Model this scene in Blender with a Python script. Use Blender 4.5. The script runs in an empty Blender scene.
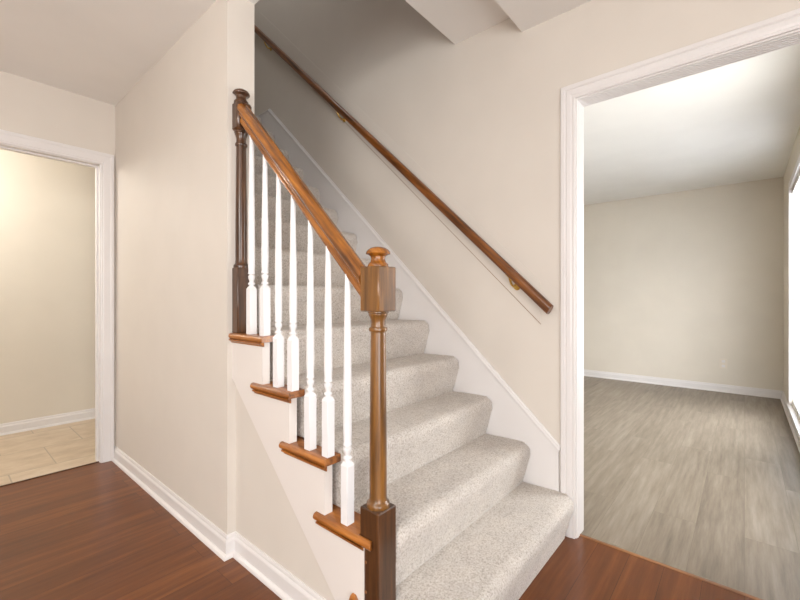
import bpy, bmesh, math, random
from mathutils import Vector, Matrix
random.seed(4)
SC = bpy.context.scene
COL = SC.collection
PI = math.pi

# ---------------------------------------------------------------- camera
F_PX = 402.0
yaw = math.atan(469 / 402.0)                       # camera looks between +Y and +X
cam_d = bpy.data.cameras.new('camera')
cam = bpy.data.objects.new('camera', cam_d)
COL.objects.link(cam)
cam_d.sensor_width = 36.0
cam_d.lens = F_PX * 36.0 / 800.0
cam_d.shift_y = -1 / 800.0
cam_d.clip_start = 0.05
cam.location = (0, 0, 1.1)
cam.rotation_euler = (PI / 2, 0, -yaw)
SC.camera = cam

# ---------------------------------------------------------------- world + light
SC.view_settings.view_transform = 'Standard'
SC.view_settings.look = 'None'
SC.view_settings.gamma = 1.0
SC.view_settings.use_curve_mapping = False
SC.view_settings.exposure = 0.46
SC.cycles.diffuse_bounces = 8
SC.cycles.max_bounces = 12
w = bpy.data.worlds.new('world'); SC.world = w; w.use_nodes = True
bg = w.node_tree.nodes['Background']
bg.inputs[0].default_value = (0.86, 0.93, 1.0, 1); bg.inputs[1].default_value = 1.6


def lamp(name, kind, loc, energy, color=(1, 1, 1), size=None, rot=(0, 0, 0), size_y=None, spread=None):
    d = bpy.data.lights.new(name, kind); d.energy = energy; d.color = color
    if kind == 'AREA':
        d.shape = 'RECTANGLE'; d.size = size; d.size_y = size_y or size
        if spread: d.spread = spread
    elif size: d.shadow_soft_size = size
    o = bpy.data.objects.new(name, d); COL.objects.link(o)
    o.location = loc; o.rotation_euler = rot
    return o


# daylight through the open front door and the living room window, plus added fill
lamp('front_door_daylight', 'AREA', (-0.75, -1.80, 1.15), 38, (1.0, 0.98, 0.96), 1.45, (PI / 2, 0, 0), 2.0)
lamp('foyer_left_fill', 'AREA', (-2.80, -0.75, 1.25), 50, (1.0, 0.98, 0.955), 1.25, (PI / 2, 0, -PI / 2), 1.45)  # unseen window light, added to brighten the scene from the left
lamp('living_room_daylight', 'AREA', (4.42, -0.62, 1.2), 100, (0.99, 0.99, 1.0), 1.4, (PI / 2, 0, 0), 2.0)
lamp('living_room_fill', 'AREA', (2.85, -0.55, 1.2), 31, (1.0, 0.985, 0.95), 0.95, (PI / 2, 0, 0), 1.8)  # unseen second window's light, added to brighten the living room
# unseen point lights: hall lamp, plus added fill for foyer and stairwell
lamp('foyer_fill_light', 'POINT', (-1.25, 0.7, 1.95), 29, (1.0, 0.95, 0.89), 0.16)
lamp('hall_ceiling_light', 'POINT', (-0.35, 3.9, 2.1), 30, (1.0, 0.96, 0.90), 0.12)
lamp('stairwell_fill_light', 'POINT', (1.12, 2.7, 4.6), 8, (0.93, 0.96, 1.0), 0.15)


# ---------------------------------------------------------------- materials
def srgb(r, g, b):
    f = lambda c: (c / 255 / 12.92) if c / 255 <= 0.04045 else ((c / 255 + 0.055) / 1.055) ** 2.4
    return (f(r), f(g), f(b), 1)


def mat(name):
    m = bpy.data.materials.new(name); m.use_nodes = True
    return m, m.node_tree.nodes, m.node_tree.links, m.node_tree.nodes['Principled BSDF']


def tex_coord(N, L, scale=(1, 1, 1), rot=(0, 0, 0), src='Object'):
    tc = N.new('ShaderNodeTexCoord'); mp = N.new('ShaderNodeMapping')
    m2 = N.new('ShaderNodeMapping')               # turn first, then stretch
    m2.inputs['Rotation'].default_value = rot; mp.inputs['Scale'].default_value = scale
    L.new(tc.outputs[src], m2.inputs[0]); L.new(m2.outputs[0], mp.inputs[0])
    return mp.outputs[0]


def noise(N, L, vec, scale, detail=3, rough=0.55):
    n = N.new('ShaderNodeTexNoise'); n.inputs['Scale'].default_value = scale
    n.inputs['Detail'].default_value = detail; n.inputs['Roughness'].default_value = rough
    L.new(vec, n.inputs['Vector'])
    return n.outputs['Fac']


def ramp(N, L, fac, stops):
    r = N.new('ShaderNodeValToRGB')
    while len(r.color_ramp.elements) < len(stops): r.color_ramp.elements.new(0.5)
    for e, (p, c) in zip(r.color_ramp.elements, stops): e.position = p; e.color = c
    L.new(fac, r.inputs[0])
    return r.outputs[0]


def bump(N, L, h, B, strength=0.2, dist=0.01):
    b = N.new('ShaderNodeBump'); b.inputs['Strength'].default_value = strength
    b.inputs['Distance'].default_value = dist
    L.new(h, b.inputs['Height']); L.new(b.outputs[0], B.inputs['Normal'])


def paint(name, col, rough=0.6, grain=0.05):
    m, N, L, B = mat(name)
    v = tex_coord(N, L, src='Object')
    n = noise(N, L, v, 3.0, 2)
    c0 = tuple(c * 0.97 for c in col[:3]) + (1,)
    L.new(ramp(N, L, n, [(0.35, c0), (0.65, col)]), B.inputs['Base Color'])
    B.inputs['Roughness'].default_value = rough
    n2 = noise(N, L, v, 260, 2)
    bump(N, L, n2, B, grain, 0.002)
    return m


M = {}
M['wall'] = paint('warm_grey_wall_paint', srgb(212, 205, 196), 0.65)
M['far_wall'] = paint('cream_wall_paint', srgb(216, 209, 196), 0.65)
M['ceiling'] = paint('ceiling_paint', srgb(236, 235, 232), 0.8)
M['white_ceiling'] = paint('white_ceiling_paint', srgb(232, 231, 227), 0.8)
M['trim'] = paint('white_trim_gloss', srgb(222, 219, 218), 0.32, 0.02)
M['baluster'] = paint('white_baluster_gloss', srgb(229, 228, 229), 0.3, 0.02)
M['board_shadow'] = paint('painted_shadow_brown', srgb(150, 122, 94), 0.7, 0.0)  # brown standing for the shade under the rail's backing board
M['stringer'] = paint('off_white_stringer_paint', srgb(222, 216, 211), 0.45, 0.03)
M['plastic'] = paint('ivory_plastic', srgb(222, 213, 198), 0.35, 0.0)


def carpet():
    m, N, L, B = mat('beige_carpet')
    v = tex_coord(N, L)
    n = noise(N, L, v, 165, 3, 0.7)
    big = noise(N, L, v, 9, 3, 0.6)
    c1 = ramp(N, L, n, [(0.30, srgb(174, 163, 150)), (0.48, srgb(225, 217, 208)), (0.7, srgb(246, 242, 237))])
    c2 = ramp(N, L, big, [(0.3, (0.86, 0.86, 0.87, 1)), (0.7, (1, 1, 1, 1))])
    mx = N.new('ShaderNodeMix'); mx.data_type = 'RGBA'; mx.blend_type = 'MULTIPLY'
    mx.inputs['Factor'].default_value = 1
    L.new(c1, mx.inputs[6]); L.new(c2, mx.inputs[7])
    L.new(mx.outputs[2], B.inputs['Base Color'])
    B.inputs['Roughness'].default_value = 1.0
    B.inputs['Specular IOR Level'].default_value = 0.1
    B.inputs['Sheen Weight'].default_value = 0.25
    n2 = noise(N, L, v, 210, 4, 0.75)
    bump(N, L, n2, B, 1.0, 0.007)
    return m


M['carpet'] = carpet()


def wood(name, dark, mid, light, scale=(30, 30, 2.2), rough=0.28, rot=(0, 0, 0), mix=(0.32, 0.5, 0.68)):
    m, N, L, B = mat(name)
    v = tex_coord(N, L, scale, rot)
    n = noise(N, L, v, 1.6, 5, 0.65)
    L.new(ramp(N, L, n, [(mix[0], dark), (mix[1], mid), (mix[2], light)]), B.inputs['Base Color'])
    B.inputs['Roughness'].default_value = rough
    B.inputs['Coat Weight'].default_value = 0.35
    B.inputs['Coat Roughness'].default_value = 0.15
    bump(N, L, n, B, 0.12, 0.002)
    return m


slope = math.atan(0.92)
M['newel'] = wood('aged_oak_newel', srgb(58, 39, 20), srgb(112, 75, 36), srgb(150, 104, 50), mix=(0.25, 0.5, 0.75))
M['newel_dark'] = wood('dark_oak_newel', srgb(40, 25, 15), srgb(74, 47, 27), srgb(102, 66, 38), mix=(0.25, 0.5, 0.75))
M['rail'] = wood('orange_oak_rail', srgb(78, 44, 14), srgb(138, 82, 24), srgb(180, 114, 38),
                 (34, 2.2, 34), 0.25, (-slope, 0, 0))
M['wall_rail'] = wood('brown_oak_wall_rail', srgb(62, 34, 12), srgb(110, 62, 20), srgb(144, 86, 32),
                      (34, 2.2, 34), 0.3, (-slope, 0, 0))
M['cap'] = wood('oak_tread_cap', srgb(98, 54, 20), srgb(150, 90, 36), srgb(184, 118, 52), (30, 2.5, 30), 0.3)
M['strip'] = wood('oak_threshold', srgb(92, 56, 30), srgb(136, 90, 52), srgb(160, 112, 68), (30, 2.5, 30), 0.4)


def brass():
    m, N, L, B = mat('polished_brass')
    v = tex_coord(N, L); n = noise(N, L, v, 60, 2)
    L.new(ramp(N, L, n, [(0.3, srgb(190, 150, 70)), (0.7, srgb(224, 190, 110))]), B.inputs['Base Color'])
    B.inputs['Metallic'].default_value = 1; B.inputs['Roughness'].default_value = 0.28
    return m


M['brass'] = brass()


def planks(name, cols, width, length, rough, seam, grain=(3, 45, 45), offset=0.37, rot=0.0, seam_w=0.0016, coat=0.0, gmix=0.5, shift=(0, 0, 0)):
    """floor boards running along local X"""
    m, N, L, B = mat(name)
    v = tex_coord(N, L, rot=(0, 0, rot))
    v.node.inputs['Location'].default_value = shift
    b = N.new('ShaderNodeTexBrick')
    b.offset = offset; b.offset_frequency = 2
    b.inputs['Color1'].default_value = (0, 0, 0, 1); b.inputs['Color2'].default_value = (1, 1, 1, 1)
    b.inputs['Mortar'].default_value = (0.5, 0.5, 0.5, 1)
    b.inputs['Scale'].default_value = 1; b.inputs['Brick Width'].default_value = length
    b.inputs['Row Height'].default_value = width; b.inputs['Mortar Size'].default_value = seam_w
    b.inputs['Mortar Smooth'].default_value = 0.2
    L.new(v, b.inputs['Vector'])
    mp = N.new('ShaderNodeMapping'); mp.inputs['Scale'].default_value = grain
    L.new(v, mp.inputs[0])
    # shift the grain from board to board
    add = N.new('ShaderNodeVectorMath'); add.operation = 'MULTIPLY_ADD'
    add.inputs[1].default_value = (7.3, 3.1, 5.7)
    L.new(b.outputs['Color'], add.inputs[0]); L.new(mp.outputs[0], add.inputs[2])
    n = noise(N, L, add.outputs[0], 1.2, 6, 0.65)
    mm = N.new('ShaderNodeMix'); mm.data_type = 'FLOAT'; mm.inputs[0].default_value = gmix
    sep = N.new('ShaderNodeSeparateColor'); L.new(b.outputs['Color'], sep.inputs[0])
    L.new(sep.outputs[0], mm.inputs[2]); L.new(n, mm.inputs[3])
    c = ramp(N, L, mm.outputs[0], [(0.2, cols[0]), (0.5, cols[1]), (0.8, cols[2])])
    mx = N.new('ShaderNodeMix'); mx.data_type = 'RGBA'
    L.new(b.outputs['Fac'], mx.inputs[0]); L.new(c, mx.inputs[6]); mx.inputs[7].default_value = seam
    L.new(mx.outputs[2], B.inputs['Base Color'])
    B.inputs['Roughness'].default_value = rough
    B.inputs['Specular IOR Level'].default_value = 0.38
    B.inputs['Coat Weight'].default_value = coat; B.inputs['Coat Roughness'].default_value = 0.12
    bump(N, L, n, B, 0.06, 0.002)
    return m


M['red_floor'] = planks('red_brown_laminate', (srgb(80, 42, 17), srgb(108, 60, 26), srgb(140, 86, 40)), 0.125, 1.2,
                        0.3, srgb(52, 26, 16), grain=(2.0, 30, 30), seam_w=0.0008, coat=0.08, gmix=0.86)
M['grey_floor'] = planks('grey_vinyl_plank', (srgb(98, 88, 76), srgb(132, 121, 107), srgb(158, 148, 135)), 0.18, 1.22,
                         0.42, srgb(112, 102, 88), grain=(2.0, 26, 26), seam_w=0.0008, gmix=0.86)
M['tile'] = planks('beige_stone_tile', (srgb(172, 152, 128), srgb(198, 180, 156), srgb(216, 202, 182)), 0.46, 0.46,
                   0.35, srgb(168, 154, 134), grain=(5, 9, 5), seam_w=0.004, gmix=0.88, offset=0.5, shift=(0.145, 0.19, 0))


def blind_mat():
    m, N, L, B = mat('white_blind_slat')
    v = tex_coord(N, L); n = noise(N, L, v, 20, 2)
    L.new(ramp(N, L, n, [(0.3, srgb(240, 242, 244)), (0.7, srgb(248, 249, 250))]), B.inputs['Base Color'])
    B.inputs['Roughness'].default_value = 0.5
    B.inputs['Subsurface Weight'].default_value = 0.0
    tr = N.new('ShaderNodeBsdfTranslucent'); tr.inputs[0].default_value = (0.95, 0.96, 0.98, 1)
    mx = N.new('ShaderNodeMixShader'); mx.inputs[0].default_value = 0.5
    L.new(B.outputs[0], mx.inputs[1]); L.new(tr.outputs[0], mx.inputs[2])
    L.new(mx.outputs[0], N['Material Output'].inputs[0])
    return m


M['blind'] = blind_mat()


def glass_mat():
    m, N, L, B = mat('window_glass')
    tr = N.new('ShaderNodeBsdfTransparent'); gl = N.new('ShaderNodeBsdfGlossy'); gl.inputs['Roughness'].default_value = 0.02
    mx = N.new('ShaderNodeMixShader'); mx.inputs[0].default_value = 0.06
    L.new(tr.outputs[0], mx.inputs[1]); L.new(gl.outputs[0], mx.inputs[2])
    L.new(mx.outputs[0], N['Material Output'].inputs[0])
    return m


M['glass'] = glass_mat()

# ---------------------------------------------------------------- mesh helpers


def link(name, bm, m, parent=None, smooth=False, loc=None):
    me = bpy.data.meshes.new(name)
    bmesh.ops.recalc_face_normals(bm, faces=bm.faces[:])
    bm.to_mesh(me); bm.free()
    me.materials.append(m)
    o = bpy.data.objects.new(name, me); COL.objects.link(o)
    if smooth:
        me.polygons.foreach_set('use_smooth', [True] * len(me.polygons))
        try:
            me.set_sharp_from_angle(angle=math.radians(38))
        except Exception:
            pass
    if parent: o.parent = parent
    if loc: o.location = loc
    return o


def add_box(bm, x0, x1, y0, y1, z0, z1, bevel=0.0, seg=2):
    r = bmesh.ops.create_cube(bm, size=1)
    for v in r['verts']:
        v.co = Vector(((x0 + x1) / 2 + v.co.x * (x1 - x0), (y0 + y1) / 2 + v.co.y * (y1 - y0), (z0 + z1) / 2 + v.co.z * (z1 - z0)))
    if bevel:
        es = {e for v in r['verts'] for e in v.link_edges}
        bmesh.ops.bevel(bm, geom=list(es), offset=bevel, segments=seg, affect='EDGES', profile=0.5)


def box(name, m, *a, parent=None, bevel=0.0, smooth=False):
    bm = bmesh.new(); add_box(bm, *a, bevel=bevel)
    return link(name, bm, m, parent, smooth)


def add_prism(bm, pts, f0, f1, bevel=0.0, seg=2):
    """closed polygon pts swept from f0(p) to f1(p) (both give 3-D points)"""
    a = [bm.verts.new(f0(p)) for p in pts]; b = [bm.verts.new(f1(p)) for p in pts]
    n = len(pts)
    fa = bm.faces.new(a); fb = bm.faces.new(b[::-1])
    for i in range(n):
        bm.faces.new((a[i], b[i], b[(i + 1) % n], a[(i + 1) % n]))
    if bevel:
        es = list(set(fa.edges[:] + fb.edges[:]))
        bmesh.ops.bevel(bm, geom=es, offset=bevel, segments=seg, affect='EDGES', profile=0.5)


def prism_x(bm, pts, x0, x1, **k):      # pts are (y,z)
    add_prism(bm, pts, lambda p: (x0, p[0], p[1]), lambda p: (x1, p[0], p[1]), **k)


def prism_y(bm, pts, y0, y1, **k):      # pts are (x,z)
    add_prism(bm, pts, lambda p: (p[0], y0, p[1]), lambda p: (p[0], y1, p[1]), **k)


def prism_z(bm, pts, z0, z1, **k):      # pts are (x,y)
    add_prism(bm, pts, lambda p: (p[0], p[1], z0), lambda p: (p[0], p[1], z1), **k)


def add_lathe(bm, prof, seg=28, cx=0.0, cy=0.0):
    rings = []
    for r, z in prof:
        if r < 1e-5:
            rings.append([bm.verts.new((cx, cy, z))])
        else:
            rings.append([bm.verts.new((cx + r * math.cos(2 * PI * i / seg), cy + r * math.sin(2 * PI * i / seg), z)) for i in range(seg)])
    for a, b in zip(rings, rings[1:]):
        for i in range(seg):
            j = (i + 1) % seg
            if len(a) == 1 and len(b) == 1: continue
            if len(a) == 1: bm.faces.new((a[0], b[i], b[j]))
            elif len(b) == 1: bm.faces.new((a[i], a[j], b[0]))
            else: bm.faces.new((a[i], a[j], b[j], b[i]))
    for rg in (rings[0], rings[-1]):
        if len(rg) > 1: bm.faces.new(rg)


def add_tube(bm, pts, r, seg=12):
    pts = [Vector(p) for p in pts]; rings = []
    for i, p in enumerate(pts):
        d = (pts[min(i + 1, len(pts) - 1)] - pts[max(i - 1, 0)]).normalized()
        u = d.cross(Vector((0, 0, 1)))
        if u.length < 0.05: u = d.cross(Vector((1, 0, 0)))
        u.normalize(); v = d.cross(u)
        rings.append([bm.verts.new(p + r * (math.cos(2 * PI * k / seg) * u + math.sin(2 * PI * k / seg) * v)) for k in range(seg)])
    for a, b in zip(rings, rings[1:]):
        for k in range(seg):
            bm.faces.new((a[k], a[(k + 1) % seg], b[(k + 1) % seg], b[k]))
    bm.faces.new(rings[0]); bm.faces.new(rings[-1][::-1])


def struct(o):
    o['kind'] = 'structure'
    return o


def thing(name, label, cat, loc=(0, 0, 0), group=None):
    o = bpy.data.objects.new(name, None); COL.objects.link(o)
    o.location = loc; o.empty_display_size = 0.1
    o['label'] = label; o['category'] = cat
    if group: o['group'] = group
    return o


def tag(o, label, cat, group=None):
    o['label'] = label; o['category'] = cat
    if group: o['group'] = group
    return o


# ---------------------------------------------------------------- key dimensions
XR = 1.93          # face of the wall on the right of the stairs
XL = 0.825         # face of the wall left of the stairs
XLI = 0.95         # its stair side
YE = 1.68          # where that wall ends towards the camera
YB = 3.285          # wall with the left doorway
ZC = 2.428         # foyer ceiling
ZL = 2.709         # upper landing
ZT = 5.15
YF = -1.60         # foyer front wall
RISE, RUN, Y1 = 0.1935, 0.2045, 0.588


def nose(k): return Y1 + RUN * (k - 1)
def ctop(k): return RISE * k + 0.004


# ---------------------------------------------------------------- shell
# right wall with the wide cased opening to the living room
OY0, OY1, OZ = -0.27, 0.590, 2.022
bm = bmesh.new()
prism_x(bm, [(OY1, 0), (4.72, 0), (4.72, ZT), (YF, ZT), (YF, 0), (OY0, 0), (OY0, OZ), (OY1, OZ)], XR, 2.03)
struct(link('wall_right', bm, M['wall']))
# wall left of the stairs (its end is the bright pillar)
struct(box('wall_stair_left', M['wall'], XL, XLI, YE, YB, 0, ZC))
struct(box('wall_stair_left_upper', M['wall'], XLI - 0.12, XLI, 1.26, 4.72, ZC + 0.0005, ZT))
# wall with the left doorway
DX0, DX1, DZ = -0.12, 0.742, 2.006
bm = bmesh.new()
prism_y(bm, [(-2.6, 0), (DX0, 0), (DX0, DZ), (DX1, DZ), (DX1, 0), (XLI, 0), (XLI, ZC), (-2.6, ZC)], YB, YB + 0.115)
struct(link('wall_back', bm, M['wall']))
struct(box('wall_hall_far', M['far_wall'], -2.6, XR, 4.56, 4.72, 0, ZC))
struct(box('wall_landing_far', M['wall'], XLI, XR, 4.56, 4.72, ZC, ZT))
struct(box('wall_foyer_left', M['wall'], -2.72, -2.6, YF - 0.12, 4.72, 0, ZC))
# foyer front wall with the front door opening
bm = bmesh.new()
prism_y(bm, [(-2.6, 0), (-1.5, 0), (-1.5, 2.1), (0.0, 2.1), (0.0, 0), (2.03, 0), (2.03, ZC), (-2.6, ZC)], YF - 0.12, YF)
struct(link('wall_front', bm, M['wall']))
# living room
struct(box('wall_living_far', M['far_wall'], 6.10, 6.22, -0.44, 3.6, 0, 2.45))
struct(box('wall_living_rear', M['far_wall'], 2.03, 6.22, 3.6, 3.72, 0, 2.45))
WX0, WX1, WZ0, WZ1 = 3.75, 5.07, 0.16, 2.10
bm = bmesh.new()
prism_y(bm, [(2.03, 0), (6.10, 0), (6.10, 2.45), (2.03, 2.45)], -0.444, -0.324)
wl = struct(link('wall_living_front', bm, M['far_wall']))


def cut_opening(o, *a):
    c = box('cut', M['far_wall'], *a)
    md = o.modifiers.new('cut', 'BOOLEAN'); md.object = c; md.solver = 'EXACT'
    dg = bpy.context.evaluated_depsgraph_get()
    nm = bpy.data.meshes.new_from_object(o.evaluated_get(dg))
    o.modifiers.clear(); o.data = nm
    bpy.data.objects.remove(c)


cut_opening(wl, WX0, WX1, -0.6, -0.2, WZ0, WZ1)
cut_opening(wl, 2.35, 3.35, -0.6, -0.2, 0.25, WZ1)
cut_opening(bpy.data.objects['wall_foyer_left'], -2.8, -2.5, -1.4, -0.1, 0.55, 1.98)

# floors
struct(box('floor', M['red_floor'], -2.6, 1.962, YF, YB + 0.02, -0.1, 0))
struct(box('floor_living', M['grey_floor'], 1.976, 6.10, -0.324, 3.6, -0.1, 0.001))
struct(box('floor_hall', M['tile'], -2.6, XR, YB + 0.03, 4.56, -0.1, 0.0015))
bm = bmesh.new(); prism_y(bm, [(1.962, -0.02), (1.976, -0.02), (1.976, 0.003), (1.973, 0.005), (1.965, 0.005), (1.962, 0.001)], OY0, OY1)
tag(link('threshold_strip', bm, M['strip']), 'thin oak strip between red-brown floor and grey plank floor', 'threshold strip')
bm = bmesh.new(); prism_x(bm, [(YB + 0.018, -0.02), (YB + 0.032, -0.02), (YB + 0.032, 0.004), (YB + 0.018, 0.004)], DX0, DX1)
tag(link('threshold_strip', bm, M['newel_dark']), 'thin dark strip between red-brown floor and beige tile floor', 'threshold strip')

# ceilings
bm = bmesh.new()
add_box(bm, -2.6, XLI, YF, YB, ZC, ZC + 0.25)
struct(link('ceiling', bm, M['ceiling']))
bm = bmesh.new()
prism_x(bm, [(YF, 2.440), (0.849, 2.440), (0.849, 2.540), (1.244, 2.540), (1.244, 2.79), (YF, 2.79)], XLI, XR)
struct(link('ceiling_soffit', bm, M['ceiling']))
struct(box('ceiling_stairwell', M['ceiling'], XLI - 0.12, XR, 1.12, 4.72, ZT, ZT + 0.1))
struct(box('wall_stairwell_near', M['wall'], XLI, XR, 1.14, 1.244, 2.79, ZT))
struct(box('ceiling_hall', M['white_ceiling'], -2.6, XLI, YB, 4.72, ZC, ZC + 0.1))
struct(box('ceiling_living', M['white_ceiling'], 2.03, 6.22, -0.444, 3.72, 2.445, 2.545))
struct(box('floor_landing', M['carpet'], XLI, XR, nose(14) + 0.03, 4.56, ZC - 0.05, ZL + 0.004))

# ---------------------------------------------------------------- trim
def base_profile(sgn, face, h=0.092, t=0.013):
    """(offset from wall, z) outline; sgn gives the side the board stands on"""
    p = [(0, 0), (0.026, 0), (0.0255, 0.006), (0.022, 0.013), (0.0155, 0.017), (t, 0.018), (t, h - 0.028),
         (t - 0.002, h - 0.022), (t - 0.006, h - 0.016), (t - 0.006, h - 0.008), (t - 0.009, h), (0, h)]
    return [(face + sgn * a, z) for a, z in p]


def baseboard(name, axis, face, sgn, s0, s1, h=0.092):
    bm = bmesh.new()
    (prism_y if axis == 'y' else prism_x)(bm, base_profile(sgn, face, h), s0, s1)
    return struct(link(name, bm, M['trim']))


XK = 0.862          # face of the knee wall under the stringer
bm = bmesh.new()
rings = [[bm.verts.new((x + dx * t, y + dy * t, z)) for t, z in base_profile(1, 0.0)] for x, y, dx, dy in
         ((XL, YB, -1, 0), (XL, YE, -1, -1), (XK, YE, -1, -1), (XK, 0.892, -1, 0))]
for a, b in zip(rings, rings[1:]):
    n = len(a)
    for i in range(n): bm.faces.new((a[i], a[(i + 1) % n], b[(i + 1) % n], b[i]))
bm.faces.new(rings[0]); bm.faces.new(rings[-1][::-1])
struct(link('baseboard_left', bm, M['trim']))
baseboard('baseboard_hall', 'x', 4.56, -1, -2.6, XR)
baseboard('baseboard_living_far', 'y', 6.10, -1, -0.324, 3.6, 0.09)
baseboard('baseboard_living_front', 'x', -0.324, 1, 2.03, 6.10, 0.09)
baseboard('baseboard_back', 'x', YB, -1, -2.6, DX0 - 0.08)
baseboard('baseboard_foyer_left', 'y', -2.6, 1, YF, YB)

# right opening: jamb lining with fluted stop, casing both sides
CW = 0.064


def casing_outline(t=0.018, w=CW):
    # offset across the board from the opening edge outwards, thickness
    return [(0, 0), (0, t * 0.55), (0.006, t * 0.7), (0.012, t * 0.62), (0.020, t * 0.8), (0.034, t * 0.86), (0.040, t * 0.72),
            (0.046, t), (w - 0.004, t), (w, t * 0.8), (w, 0)]


def casing_right(name, x_face, sgn):
    bm = bmesh.new(); prof = casing_outline()
    path = [(OY1, 0.0, 1, 0), (OY1, OZ, 1, 1), (OY0, OZ, -1, 1), (OY0, 0.0, -1, 0)]
    rings = [[bm.verts.new((x_face + sgn * t, y + dy * a, z + dz * a)) for a, t in prof] for y, z, dy, dz in path]
    n = len(prof)
    for a, b in zip(rings, rings[1:]):
        for i in range(n): bm.faces.new((a[i], a[(i + 1) % n], b[(i + 1) % n], b[i]))
    bm.faces.new(rings[0]); bm.faces.new(rings[-1][::-1])
    return struct(link(name, bm, M['trim']))


casing_right('trim_1', XR, -1)
casing_right('trim_2', 2.03, 1)
# lining: ribbed underside as in the photo
bm = bmesh.new()
ribs = []
n = 6; x = XR + 0.004
prof = [(XR, 0), (XR, 0.006)]
for i in range(n):
    a = XR + 0.012 + i * 0.0145
    prof += [(a, 0.006), (a, 0.0085), (a + 0.0085, 0.0085), (a + 0.0085, 0.006)]
prof += [(2.03, 0.006), (2.03, 0)]
rings = [[bm.verts.new((px, yy - sy * t, zz - sz * t)) for px, t in prof] for yy, zz, sy, sz in
         ((OY1, 0, 1, 0), (OY1, OZ, 1, 1), (OY0, OZ, -1, 1), (OY0, 0, -1, 0))]
for a, b in zip(rings, rings[1:]):
    for i in range(len(prof)): bm.faces.new((a[i], a[(i + 1) % len(prof)], b[(i + 1) % len(prof)], b[i]))
bm.faces.new(rings[0]); bm.faces.new(rings[-1][::-1])
struct(link('trim_3', bm, M['trim']))

# left doorway casing and lining
def casing_left(name, y_face, sgn):
    bm = bmesh.new(); w = 0.073
    prof = [(0, 0), (0, 0.009), (0.006, 0.012), (0.010, 0.010), (0.016, 0.013), (0.050, 0.015), (0.056, 0.018), (w - 0.003, 0.018), (w, 0.014), (w, 0)]
    path = [(DX1, 0.0, 1, 0), (DX1, DZ, 1, 1.05), (DX0, DZ, -1, 1.05), (DX0, 0.0, -1, 0)]
    rings = [[bm.verts.new((x + dx * a, y_face + sgn * t, z + dz * a)) for a, t in prof] for x, z, dx, dz in path]
    n = len(prof)
    for a, b in zip(rings, rings[1:]):
        for i in range(n): bm.faces.new((a[i], a[(i + 1) % n], b[(i + 1) % n], b[i]))
    bm.faces.new(rings[0]); bm.faces.new(rings[-1][::-1])
    return struct(link(name, bm, M['trim']))


casing_left('trim_4', YB, -1)
casing_left('trim_5', YB + 0.115, 1)
bm = bmesh.new()
prof = [(YB, 0), (YB, 0.004), (YB + 0.045, 0.004), (YB + 0.045, 0.013), (YB + 0.08, 0.013), (YB + 0.08, 0.004), (YB + 0.115, 0.004), (YB + 0.115, 0)]
rings = [[bm.verts.new((xx - sx * t, py, zz - sz * t)) for py, t in prof] for xx, zz, sx, sz in
         ((DX1, 0, 1, 0), (DX1, DZ, 1, 1), (DX0, DZ, -1, 1), (DX0, 0, -1, 0))]
for a, b in zip(rings, rings[1:]):
    for i in range(len(prof)): bm.faces.new((a[i], a[(i + 1) % len(prof)], b[(i + 1) % len(prof)], b[i]))
bm.faces.new(rings[0]); bm.faces.new(rings[-1][::-1])
struct(link('trim_6', bm, M['trim']))

# plain casings of unseen windows added for their light: living room, foyer
bm = bmesh.new()
for a in ((2.29, 2.35, 0.25, 2.10), (3.35, 3.41, 0.25, 2.10), (2.29, 3.41, 2.10, 2.16), (2.27, 3.43, 0.21, 0.25)):
    add_box(bm, a[0], a[1], -0.3237, -0.306, a[2], a[3])
for a in ((2.35, 2.39, 0.25, 2.10), (3.31, 3.35, 0.25, 2.10), (2.39, 3.31, 0.25, 0.29), (2.39, 3.31, 2.06, 2.10), (2.39, 3.31, 1.15, 1.19)):
    add_box(bm, a[0], a[1], -0.42, -0.38, a[2], a[3])
struct(link('added_window_living', bm, M['trim']))
bm = bmesh.new()
for a in ((-1.46, -1.40, 0.55, 1.98), (-0.10, -0.04, 0.55, 1.98), (-1.46, -0.04, 1.98, 2.04), (-1.48, -0.02, 0.51, 0.55)):
    add_box(bm, -2.5997, -2.582, a[0], a[1], a[2], a[3])
for a in ((-1.40, -1.36, 0.55, 1.98), (-0.14, -0.10, 0.55, 1.98), (-1.36, -0.14, 0.55, 0.59), (-1.36, -0.14, 1.94, 1.98), (-1.36, -0.14, 1.24, 1.28)):
    add_box(bm, -2.70, -2.66, a[0], a[1], a[2], a[3])
struct(link('added_window_foyer', bm, M['trim']))
# front door frame behind the camera
bm = bmesh.new()
for a in ((-1.57, -1.5, YF, YF + 0.018, 0, 2.17), (0.0, 0.07, YF, YF + 0.018, 0, 2.17), (-1.5, 0.0, YF, YF + 0.018, 2.1, 2.17)):
    add_box(bm, *a)
struct(link('trim_7', bm, M['trim']))

# ---------------------------------------------------------------- staircase
stair = thing('staircase', 'straight staircase carpeted in speckled beige with white side boards', 'staircase', (1.4, 0.6, 0))
stair_m = Matrix.Translation((-1.4, -0.6, 0))


def part(name, bm, m, root, smooth=False):
    """geometry written in world coordinates, stored relative to the root's base"""
    bm.transform(Matrix.Translation(-Vector(root.location)))
    o = link(name, bm, m, None, smooth); o.parent = root
    return o


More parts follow.
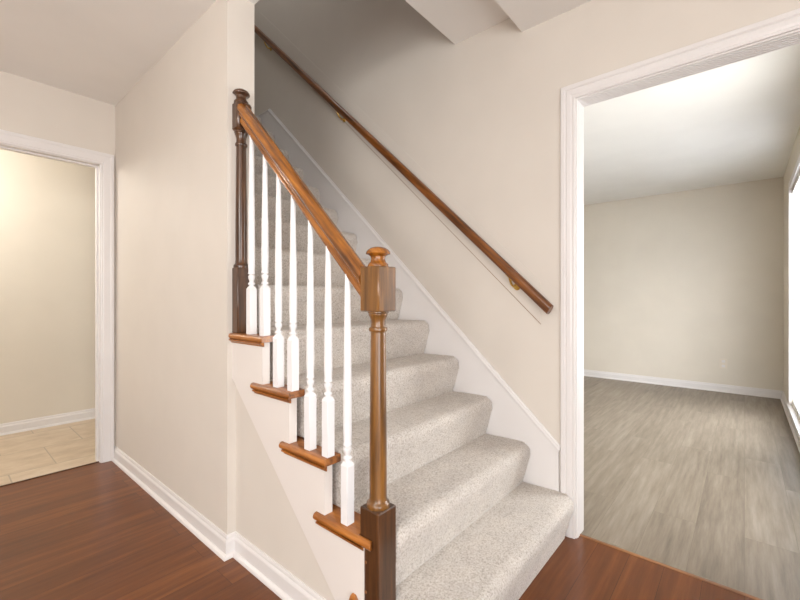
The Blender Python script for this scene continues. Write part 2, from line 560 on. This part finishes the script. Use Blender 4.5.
def step_bm(k):
    yn, z = nose(k), ctop(k)
    zb = ctop(k - 1) - 0.012 if k > 1 else 0.0
    yb = nose(k + 1) + 0.060 if k < 14 else nose(14) + 0.03
    x0 = 0.929 if k <= 2 else 0.906 if k <= 5 else XLI + 0.002
    r = 0.036
    pts = [(yb, z - 0.10), (yb, z)]
    pts.append((yn + r + 0.05, z + 0.001))
    for a in range(90, 191, 12):
        t = math.radians(a)
        pts.append((yn + r + r * math.cos(t), z - r + r * math.sin(t)))
    pts += [(yn + 0.006, z - 0.060), (yn + 0.014, z - 0.085), (yn + 0.024, z - 0.12), (yn + 0.034, z - 0.16), (yn + 0.040, zb)]
    pts += [(yn + 0.16, zb)]
    bm = bmesh.new()
    prism_x(bm, pts, x0, 1.914, bevel=0.021, seg=3)
    return bm


for k in range(1, 15):
    part('carpeted_step', step_bm(k), M['carpet'], stair, True)

# skirt board on the right wall: white board with a moulded top edge, following the pitch
p0, p1 = (0.664, 0.402), (3.155, 2.758)
sl = (p1[1] - p0[1]) / (p1[0] - p0[0])
bm = bmesh.new()
prism_x(bm, [(0.658, 0.0), (0.664, p0[1] - 0.012), (3.155, p1[1] - 0.012), (3.9, p1[1] - 0.012), (3.9, p1[1] - 0.07), (3.3, 2.55), (0.9, 0.12), (0.9, 0)], 1.915, XR - 0.0004)
sk = part('skirt_board', bm, M['trim'], stair)
bm = bmesh.new()
prof = [(0.0, 0.0), (0.021, 0.0), (0.022, 0.006), (0.017, 0.012), (0.010, 0.015), (0.006, 0.022), (0, 0.022)]   # out from the wall, up
rings = []
for (y, z) in ((0.660, p0[1] - 0.018), (3.155, p1[1] - 0.018), (3.9, p1[1] - 0.018)):
    rings.append([bm.verts.new((XR - 0.0004 - a, y - b * 0.35, z + b)) for a, b in prof])
for a, b in zip(rings, rings[1:]):
    for i in range(len(prof)): bm.faces.new((a[i], a[(i + 1) % len(prof)], b[(i + 1) % len(prof)], b[i]))
bm.faces.new(rings[0]); bm.faces.new(rings[-1][::-1])
sm = part('skirt_moulding', bm, M['trim'], stair)

# open side: stringer with sawtooth top, tread caps
CAPY = {1: 0.8895, 2: 0.834, 3: 1.030, 4: 1.232, 5: 1.413}
CAPE = {1: 0.915, 2: 1.094, 3: 1.296, 4: 1.500, 5: YE - 0.001}
def captop(k): return 0.1895 * k + 0.0065


SX = 0.8455
pts = [(0.868, 0.02)]
pts += [(0.868, captop(2) - 0.026)]
for k in (2, 3, 4):
    yr = CAPY[k + 1] + 0.022
    pts += [(yr, captop(k) - 0.026), (yr, captop(k + 1) - 0.026)]
pts += [(YE - 0.0005, captop(5) - 0.026), (YE - 0.0005, 0.760), (0.879, 0.02)]
bm = bmesh.new(); prism_x(bm, pts, SX, 0.878)
part('stringer', bm, M['stringer'], stair)
# knee wall panel below the stringer, a little recessed
bm = bmesh.new(); prism_x(bm, [(0.879, 0.0), (0.879, 0.019), (YE - 0.0005, 0.7595), (YE - 0.0005, 0)], XK, 0.877)
struct(link('wall_knee', bm, M['wall']))

for k in range(1, 6):
    y0, y1, zt = CAPY[k], CAPE[k], captop(k)
    xo, xi = 0.829, (0.928 if k <= 2 else 0.904)
    bm = bmesh.new()
    t = 0.025
    # board with rounded outer edge, swept along Y, then rounded front end
    o = [(xi, zt), (xo + 0.010, zt), (xo + 0.004, zt - 0.003), (xo + 0.0005, zt - 0.009), (xo, zt - 0.014), (xo + 0.003, zt - 0.021), (xo + 0.009, zt - t), (xi, zt - t)]
    if k == 2:      # tongue past the newel's side
        o2 = [(0.8455, zt), (xo + 0.010, zt), (xo + 0.004, zt - 0.003), (xo + 0.0005, zt - 0.009), (xo, zt - 0.014), (xo + 0.003, zt - 0.021), (xo + 0.009, zt - t), (0.8455, zt - t)]
        a = [bm.verts.new((x, 0.824 + (0 if abs(z - (zt - 0.012)) < 0.004 else 0.004 if abs(z - (zt - 0.012)) < 0.0105 else 0.010), z)) for x, z in o2]
        b = [bm.verts.new((x, 0.8895, z)) for x, z in o2]
        bm.faces.new(a)
        for i in range(len(o2)): bm.faces.new((a[i], a[(i + 1) % len(o2)], b[(i + 1) % len(o2)], b[i]))
        y0 = 0.8895
    rd = 0.0 if k == 2 else 1.0
    a = [bm.verts.new((x, y0 + rd * (0 if abs(z - (zt - 0.012)) < 0.004 else 0.004 if abs(z - (zt - 0.012)) < 0.0105 else 0.010), z)) for x, z in o]
    b = [bm.verts.new((x, y1, z)) for x, z in o]
    bm.faces.new(a); bm.faces.new(b[::-1])
    for i in range(len(o)): bm.faces.new((a[i], a[(i + 1) % len(o)], b[(i + 1) % len(o)], b[i]))
    cap = part('tread_cap', bm, M['cap'], stair, True)
    if k > 1:
        bm = bmesh.new()
        c = [(SX + 0.002, zt - t), (SX - 0.015, zt - t), (SX - 0.014, zt - t - 0.006), (SX - 0.006, zt - t - 0.010), (SX - 0.003, zt - t - 0.016), (SX + 0.002, zt - t - 0.017)]
        prism_y(bm, c, 0.869 if k == 2 else y0 + 0.012, y1 - 0.012 if k < 5 else y1)
        c2 = [(0.0, -t), (0.010, -t), (0.008, -t - 0.007), (0.003, -t - 0.012), (0.0, -t - 0.016)]
        bm.transform(Matrix.Translation(-Vector(stair.location)))
        mo = link('cove_moulding', bm, M['cap'], None); mo.parent = cap

# ---------------------------------------------------------------- railing
NB = (0.888, 0.849)        # lower newel
NT = (0.880, 1.6660)       # upper newel (half let into the pillar)
rl = thing('stair_railing', 'orange-brown oak stair railing with seven white balusters between two newel posts', 'railing', (NB[0], NB[1], 0))


def newel_parts(root, c, z_foot, z_low, z_box0, z_box1, a, scale, m, clip=None, chamfer=0.0, top_r=0.0355):
    x, y = c
    bm = bmesh.new()
    if clip is not None: add_box(bm, x - a, x + a, y - a, y + a, z_foot, z_low, bevel=0.003, seg=1)
    add_box(bm, x - a, x + a, y - a, y + a, z_box0, z_box1, bevel=max(0.0035, chamfer), seg=1)
    s = scale
    H = z_box0
    prof = [(0.034 * s, z_low - 0.004), (0.034 * s, z_low + 0.004), (0.0345 * s, z_low + 0.008), (0.033 * s, z_low + 0.013), (0.029 * s, z_low + 0.016),
            (0.0265 * s, z_low + 0.022), (0.0255 * s, z_low + 0.035), (0.0258 * s, z_low + 0.10), (0.0252 * s, (z_low + H) / 2 - 0.05), (0.0235 * s, H - 0.18),
            (0.0222 * s, H - 0.068), (0.0225 * s, H - 0.062), (0.0262 * s, H - 0.060), (0.0280 * s, H - 0.055), (0.0262 * s, H - 0.049), (0.0225 * s, H - 0.047),
            (0.0212 * s, H - 0.036), (0.0225 * s, H - 0.024), (0.0265 * s, H - 0.014), (0.0285 * s, H - 0.011), (0.0285 * s, H - 0.007), (0.0315 * s, H - 0.004), (0.0315 * s, H + 0.004)]
    add_lathe(bm, prof, 32, x, y)
    if clip is not None:
        bmesh.ops.bisect_plane(bm, geom=bm.verts[:] + bm.edges[:] + bm.faces[:], plane_co=(0, clip, 0), plane_no=(0, 1, 0), clear_outer=True)
        bmesh.ops.holes_fill(bm, edges=[e for e in bm.edges if e.is_boundary])
    post = part('newel_post', bm, m, root, True)
    if clip is None:
        bm = bmesh.new(); add_box(bm, x - a, x + a, y - a, y + a, z_foot, z_low, bevel=0.003, seg=1)
        bm.transform(Matrix.Translation(-Vector(root.location)))
        b = link('base_block', bm, M['newel_dark']); b.parent = post; b['label'] = 'dark brown square base block'
    bm = bmesh.new(); T = z_box1; r = top_r
    fp = [(r * 0.88, T - 0.003), (r * 0.90, T + 0.002), (r * 0.86, T + 0.008), (r * 0.72, T + 0.013), (r * 0.66, T + 0.016), (r * 0.60, T + 0.024), (r * 0.64, T + 0.031),
          (r * 0.86, T + 0.037), (r * 1.03, T + 0.0385), (r * 1.06, T + 0.041), (r * 1.02, T + 0.046), (r * 0.88, T + 0.052), (r * 0.64, T + 0.0575), (r * 0.33, T + 0.0605), (0, T + 0.0615)]
    add_lathe(bm, fp, 32, x, y)
    if clip is not None:
        bmesh.ops.bisect_plane(bm, geom=bm.verts[:] + bm.edges[:] + bm.faces[:], plane_co=(0, clip, 0), plane_no=(0, 1, 0), clear_outer=True)
    bm.transform(Matrix.Translation(-Vector(root.location)))
    f = link('finial', bm, M['rail'] if m is M['newel'] else m, None, True); f.parent = post
    return post


low = newel_parts(rl, NB, 0.0, 0.470, 1.062, 1.198, 0.0395, 1.035, M['newel'])
top = newel_parts(rl, NT, captop(5), 1.235, 1.825, 1.950, 0.034, 0.92, M['newel_dark'], clip=YE - 0.0015, chamfer=0.009, top_r=0.034)
top['label'] = 'dark brown half newel post against the white pillar'
# two pale wood plugs on the side of the lower newel
for z in (0.311, 0.222):
    bm = bmesh.new()
    r = bmesh.ops.create_cone(bm, cap_ends=True, segments=14, radius1=0.0045, radius2=0.0038, depth=0.003)
    bm.transform(Matrix.Translation((NB[0] - 0.0395 - 0.0012 - rl.location.x, 0.862 - rl.location.y, z)) @ Matrix.Rotation(-PI / 2, 4, 'Y'))
    p = link('wood_plug', bm, M['strip'], None); p.parent = low

# handrail: moulded profile swept between the posts
RB0, RB1 = (0.8885, 1.099), (1.634, 1.852)          # (y, z) of the underside
rs = (RB1[1] - RB0[1]) / (RB1[0] - RB0[0])
half = [(0.017, 0.0), (0.019, 0.004), (0.019, 0.014), (0.016, 0.018), (0.0155, 0.023), (0.019, 0.028), (0.024, 0.031), (0.0245, 0.035), (0.0225, 0.038),
        (0.026, 0.042), (0.0295, 0.048), (0.0305, 0.056), (0.0295, 0.063), (0.026, 0.070), (0.019, 0.0755), (0.010, 0.079), (0.0, 0.080)]
full = half + [(-a, b) for a, b in half[-2::-1]]
XM = 0.876
bm = bmesh.new()
VK = 1.10   # vertical stretch: the ends are plumb cuts
rings = [[bm.verts.new((XM + a, y, z + b * VK)) for a, b in full] for y, z in (RB0, RB1)]
n = len(full)
for i in range(n): bm.faces.new((rings[0][i], rings[0][(i + 1) % n], rings[1][(i + 1) % n], rings[1][i]))
bm.faces.new(rings[0]); bm.faces.new(rings[1][::-1])
part('handrail', bm, M['rail'], rl, True)


def rail_z(y): return RB0[1] + (y - RB0[0]) * (RB1[1] - RB0[1]) / (RB1[0] - RB0[0])


BALS = [(0.962, 2), (1.058, 3), (1.155, 3), (1.258, 4), (1.353, 4), (1.449, 5), (1.552, 5)]
XB = 0.865
for y, k in BALS:
    z0 = captop(k); zt = rail_z(y) + 0.006
    bm = bmesh.new(); h = 0.0155
    # square foot with chamfered shoulders
    add_box(bm, XB - h, XB + h, y - h, y + h, z0, z0 + 0.186, bevel=0.0012, seg=1)
    q = [(h, z0 + 0.186), (h * 0.62, z0 + 0.198)]
    vs = [[bm.verts.new((XB + sx * a, y + sy * a, z)) for sx, sy in ((-1, -1), (1, -1), (1, 1), (-1, 1))] for a, z in q]
    for i in range(4): bm.faces.new((vs[0][i], vs[0][(i + 1) % 4], vs[1][(i + 1) % 4], vs[1][i]))
    bm.faces.new(vs[1]); bm.faces.new(vs[0][::-1])
    b0 = z0 + 0.194
    pr = [(0.0115, b0), (0.0105, b0 + 0.006), (0.0095, b0 + 0.010), (0.0135, b0 + 0.012), (0.0140, b0 + 0.016), (0.0125, b0 + 0.019), (0.0085, b0 + 0.022), (0.0095, b0 + 0.029), (0.0128, b0 + 0.037), (0.0140, b0 + 0.045),
          (0.0135, b0 + 0.048), (0.0095, b0 + 0.0500), (0.0095, b0 + 0.053), (0.0138, b0 + 0.055), (0.0142, b0 + 0.059), (0.0128, b0 + 0.062), (0.0128, b0 + 0.070), (0.0140, b0 + 0.10),
          (0.0138, b0 + 0.16), (0.0128, (b0 + zt) / 2), (0.0102, zt - 0.12), (0.0085, zt)]
    add_lathe(bm, pr, 20, XB, y)
    part('baluster', bm, M['baluster'], rl, True)

# ---------------------------------------------------------------- handrail on the right wall
A, Bp = Vector((1.872, 0.686, 1.048)), Vector((1.872, 3.40, 3.593))
wr = thing('wall_handrail', 'dark oak handrail on brass brackets running up the right wall', 'handrail', (XR, 0.70, 1.0))
d = (Bp - A).normalized(); up = Vector((0, -d.z, d.y))
pro = [(-0.013, -0.020), (0.013, -0.020), (0.019, -0.014), (0.021, -0.004), (0.0225, 0.006), (0.020, 0.016), (0.013, 0.023), (0.0, 0.0255),
       (-0.013, 0.023), (-0.020, 0.016), (-0.0225, 0.006), (-0.021, -0.004), (-0.019, -0.014)]
bm = bmesh.new()
r0 = [bm.verts.new(A + Vector((a, 0, 0)) + up * b + d * (b * 0.25)) for a, b in pro]
r1 = [bm.verts.new(Bp + Vector((a, 0, 0)) + up * b) for a, b in pro]
for i in range(len(pro)): bm.faces.new((r0[i], r0[(i + 1) % len(pro)], r1[(i + 1) % len(pro)], r1[i]))
bm.faces.new(r0); bm.faces.new(r1[::-1])
part('rail', bm, M['wall_rail'], wr, True)
for y in (0.872, 2.175, 3.13):
    zc = A.z + (y - A.y) * d.z / d.y
    pr_ = Vector((A.x, y, zc)) - up * 0.0205
    bm = bmesh.new()
    # saddle under the rail
    for v in bmesh.ops.create_cube(bm, size=1)['verts']:
        v.co = pr_ + Vector((v.co.x * 0.018, 0, 0)) + d * (v.co.y * 0.05) + up * (v.co.z * 0.003 - 0.0016)
    add_tube(bm, [pr_ - up * 0.002, pr_ + Vector((0.004, 0, -0.016)), pr_ + Vector((0.018, 0, -0.034)), pr_ + Vector((0.036, 0, -0.044)), Vector((XR - 0.004, y + 0.0, pr_.z - 0.044))], 0.0055, 12)
    r = bmesh.ops.create_cone(bm, cap_ends=True, segments=20, radius1=0.020, radius2=0.014, depth=0.006,
                              matrix=Matrix.Translation((XR - 0.0062, y, pr_.z - 0.044)) @ Matrix.Rotation(-PI / 2, 4, 'Y'))
    br = part('bracket', bm, M['brass'], wr, True); br['label'] = 'brass wall bracket'
# painted backing board behind the rail
bm = bmesh.new()
lo = (0.752, 0.980); lslope = (2.622 - 0.979) / (2.43 - 0.75)
pts = [(lo[0], lo[1]), (3.3, lo[1] + (3.3 - lo[0]) * lslope), (3.3, lo[1] + (3.3 - lo[0]) * lslope + 0.20), (lo[0], lo[1] + 0.20)]
prism_x(bm, pts, XR - 0.0035, XR - 0.0003, bevel=0.001, seg=1)
part('backing_board', bm, M['wall'], wr)
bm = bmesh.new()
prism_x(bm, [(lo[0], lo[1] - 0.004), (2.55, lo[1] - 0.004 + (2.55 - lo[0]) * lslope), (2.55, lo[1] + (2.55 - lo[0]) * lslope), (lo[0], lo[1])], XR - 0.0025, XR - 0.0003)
part('painted_shadow_line', bm, M['board_shadow'], wr)  # shadow line under the board, put in as a brown strip

# ---------------------------------------------------------------- living room window + blind, outlet
bm = bmesh.new()
yv = -0.324
for a in ((WX0 - 0.06, WX0, WZ0 - 0.02, WZ1 + 0.06), (WX1, WX1 + 0.06, WZ0 - 0.02, WZ1 + 0.06), (WX0, WX1, WZ1, WZ1 + 0.06)):
    add_box(bm, a[0], a[1], yv + 0.0003, yv + 0.018, a[2], a[3])
add_box(bm, WX0 - 0.07, WX1 + 0.07, yv + 0.0003, yv + 0.03, WZ0 - 0.045, WZ0 - 0.02)
for a in ((WX0, WX0 + 0.04, WZ0, WZ1), (WX1 - 0.04, WX1, WZ0, WZ1), (WX0 + 0.04, WX1 - 0.04, WZ0, WZ0 + 0.04), (WX0 + 0.04, WX1 - 0.04, WZ1 - 0.04, WZ1), (WX0 + 0.04, WX1 - 0.04, 1.10, 1.14)):
    add_box(bm, a[0], a[1], yv - 0.10, yv - 0.06, a[2], a[3])
wn = struct(link('window_1', bm, M['trim']))
pn = box('pane', M['glass'], WX0 + 0.04, WX1 - 0.04, yv - 0.083, yv - 0.079, WZ0 + 0.04, WZ1 - 0.04, parent=wn)

bl = thing('window_blind', 'white horizontal slat blind hanging in the bright living room window', 'blind', (WX0, yv, WZ1))
bm = bmesh.new()
z = WZ0 + 0.03
while z < WZ1 - 0.06:
    ang = -0.55
    c = Vector((0, yv - 0.022, z)); hw = 0.0175
    pts = []
    for s in (-1, 0, 1):
        pts.append((c.y + s * hw * math.cos(ang), c.z + s * hw * math.sin(ang) + (0.002 if s == 0 else 0)))
    ring = pts + [(p[0], p[1] - 0.0012) for p in pts[::-1]]
    prism_x(bm, ring, WX0 + 0.008, WX1 - 0.008)
    z += 0.0265
part('slats', bm, M['blind'], bl)
bm = bmesh.new(); add_box(bm, WX0 + 0.004, WX1 - 0.004, yv - 0.045, yv - 0.002, WZ1 - 0.045, WZ1 - 0.003, bevel=0.003)
part('head_rail', bm, M['trim'], bl)
bm = bmesh.new(); add_box(bm, WX0 + 0.008, WX1 - 0.008, yv - 0.037, yv - 0.008, WZ0 + 0.002, WZ0 + 0.018, bevel=0.003)
part('bottom_rail', bm, M['trim'], bl)

ot = thing('wall_outlet', 'small ivory wall outlet low on the living room far wall', 'outlet', (6.10, 0.19, 0.335))
bm = bmesh.new(); add_box(bm, 6.094, 6.0997, 0.155, 0.225, 0.278, 0.392, bevel=0.002, seg=1)
part('cover_plate', bm, M['plastic'], ot)
for dz in (0.028, -0.028):
    bm = bmesh.new(); add_box(bm, 6.0915, 6.0945, 0.174, 0.206, 0.335 + dz - 0.014, 0.335 + dz + 0.014, bevel=0.001, seg=1)
    part('socket', bm, M['trim'], ot)
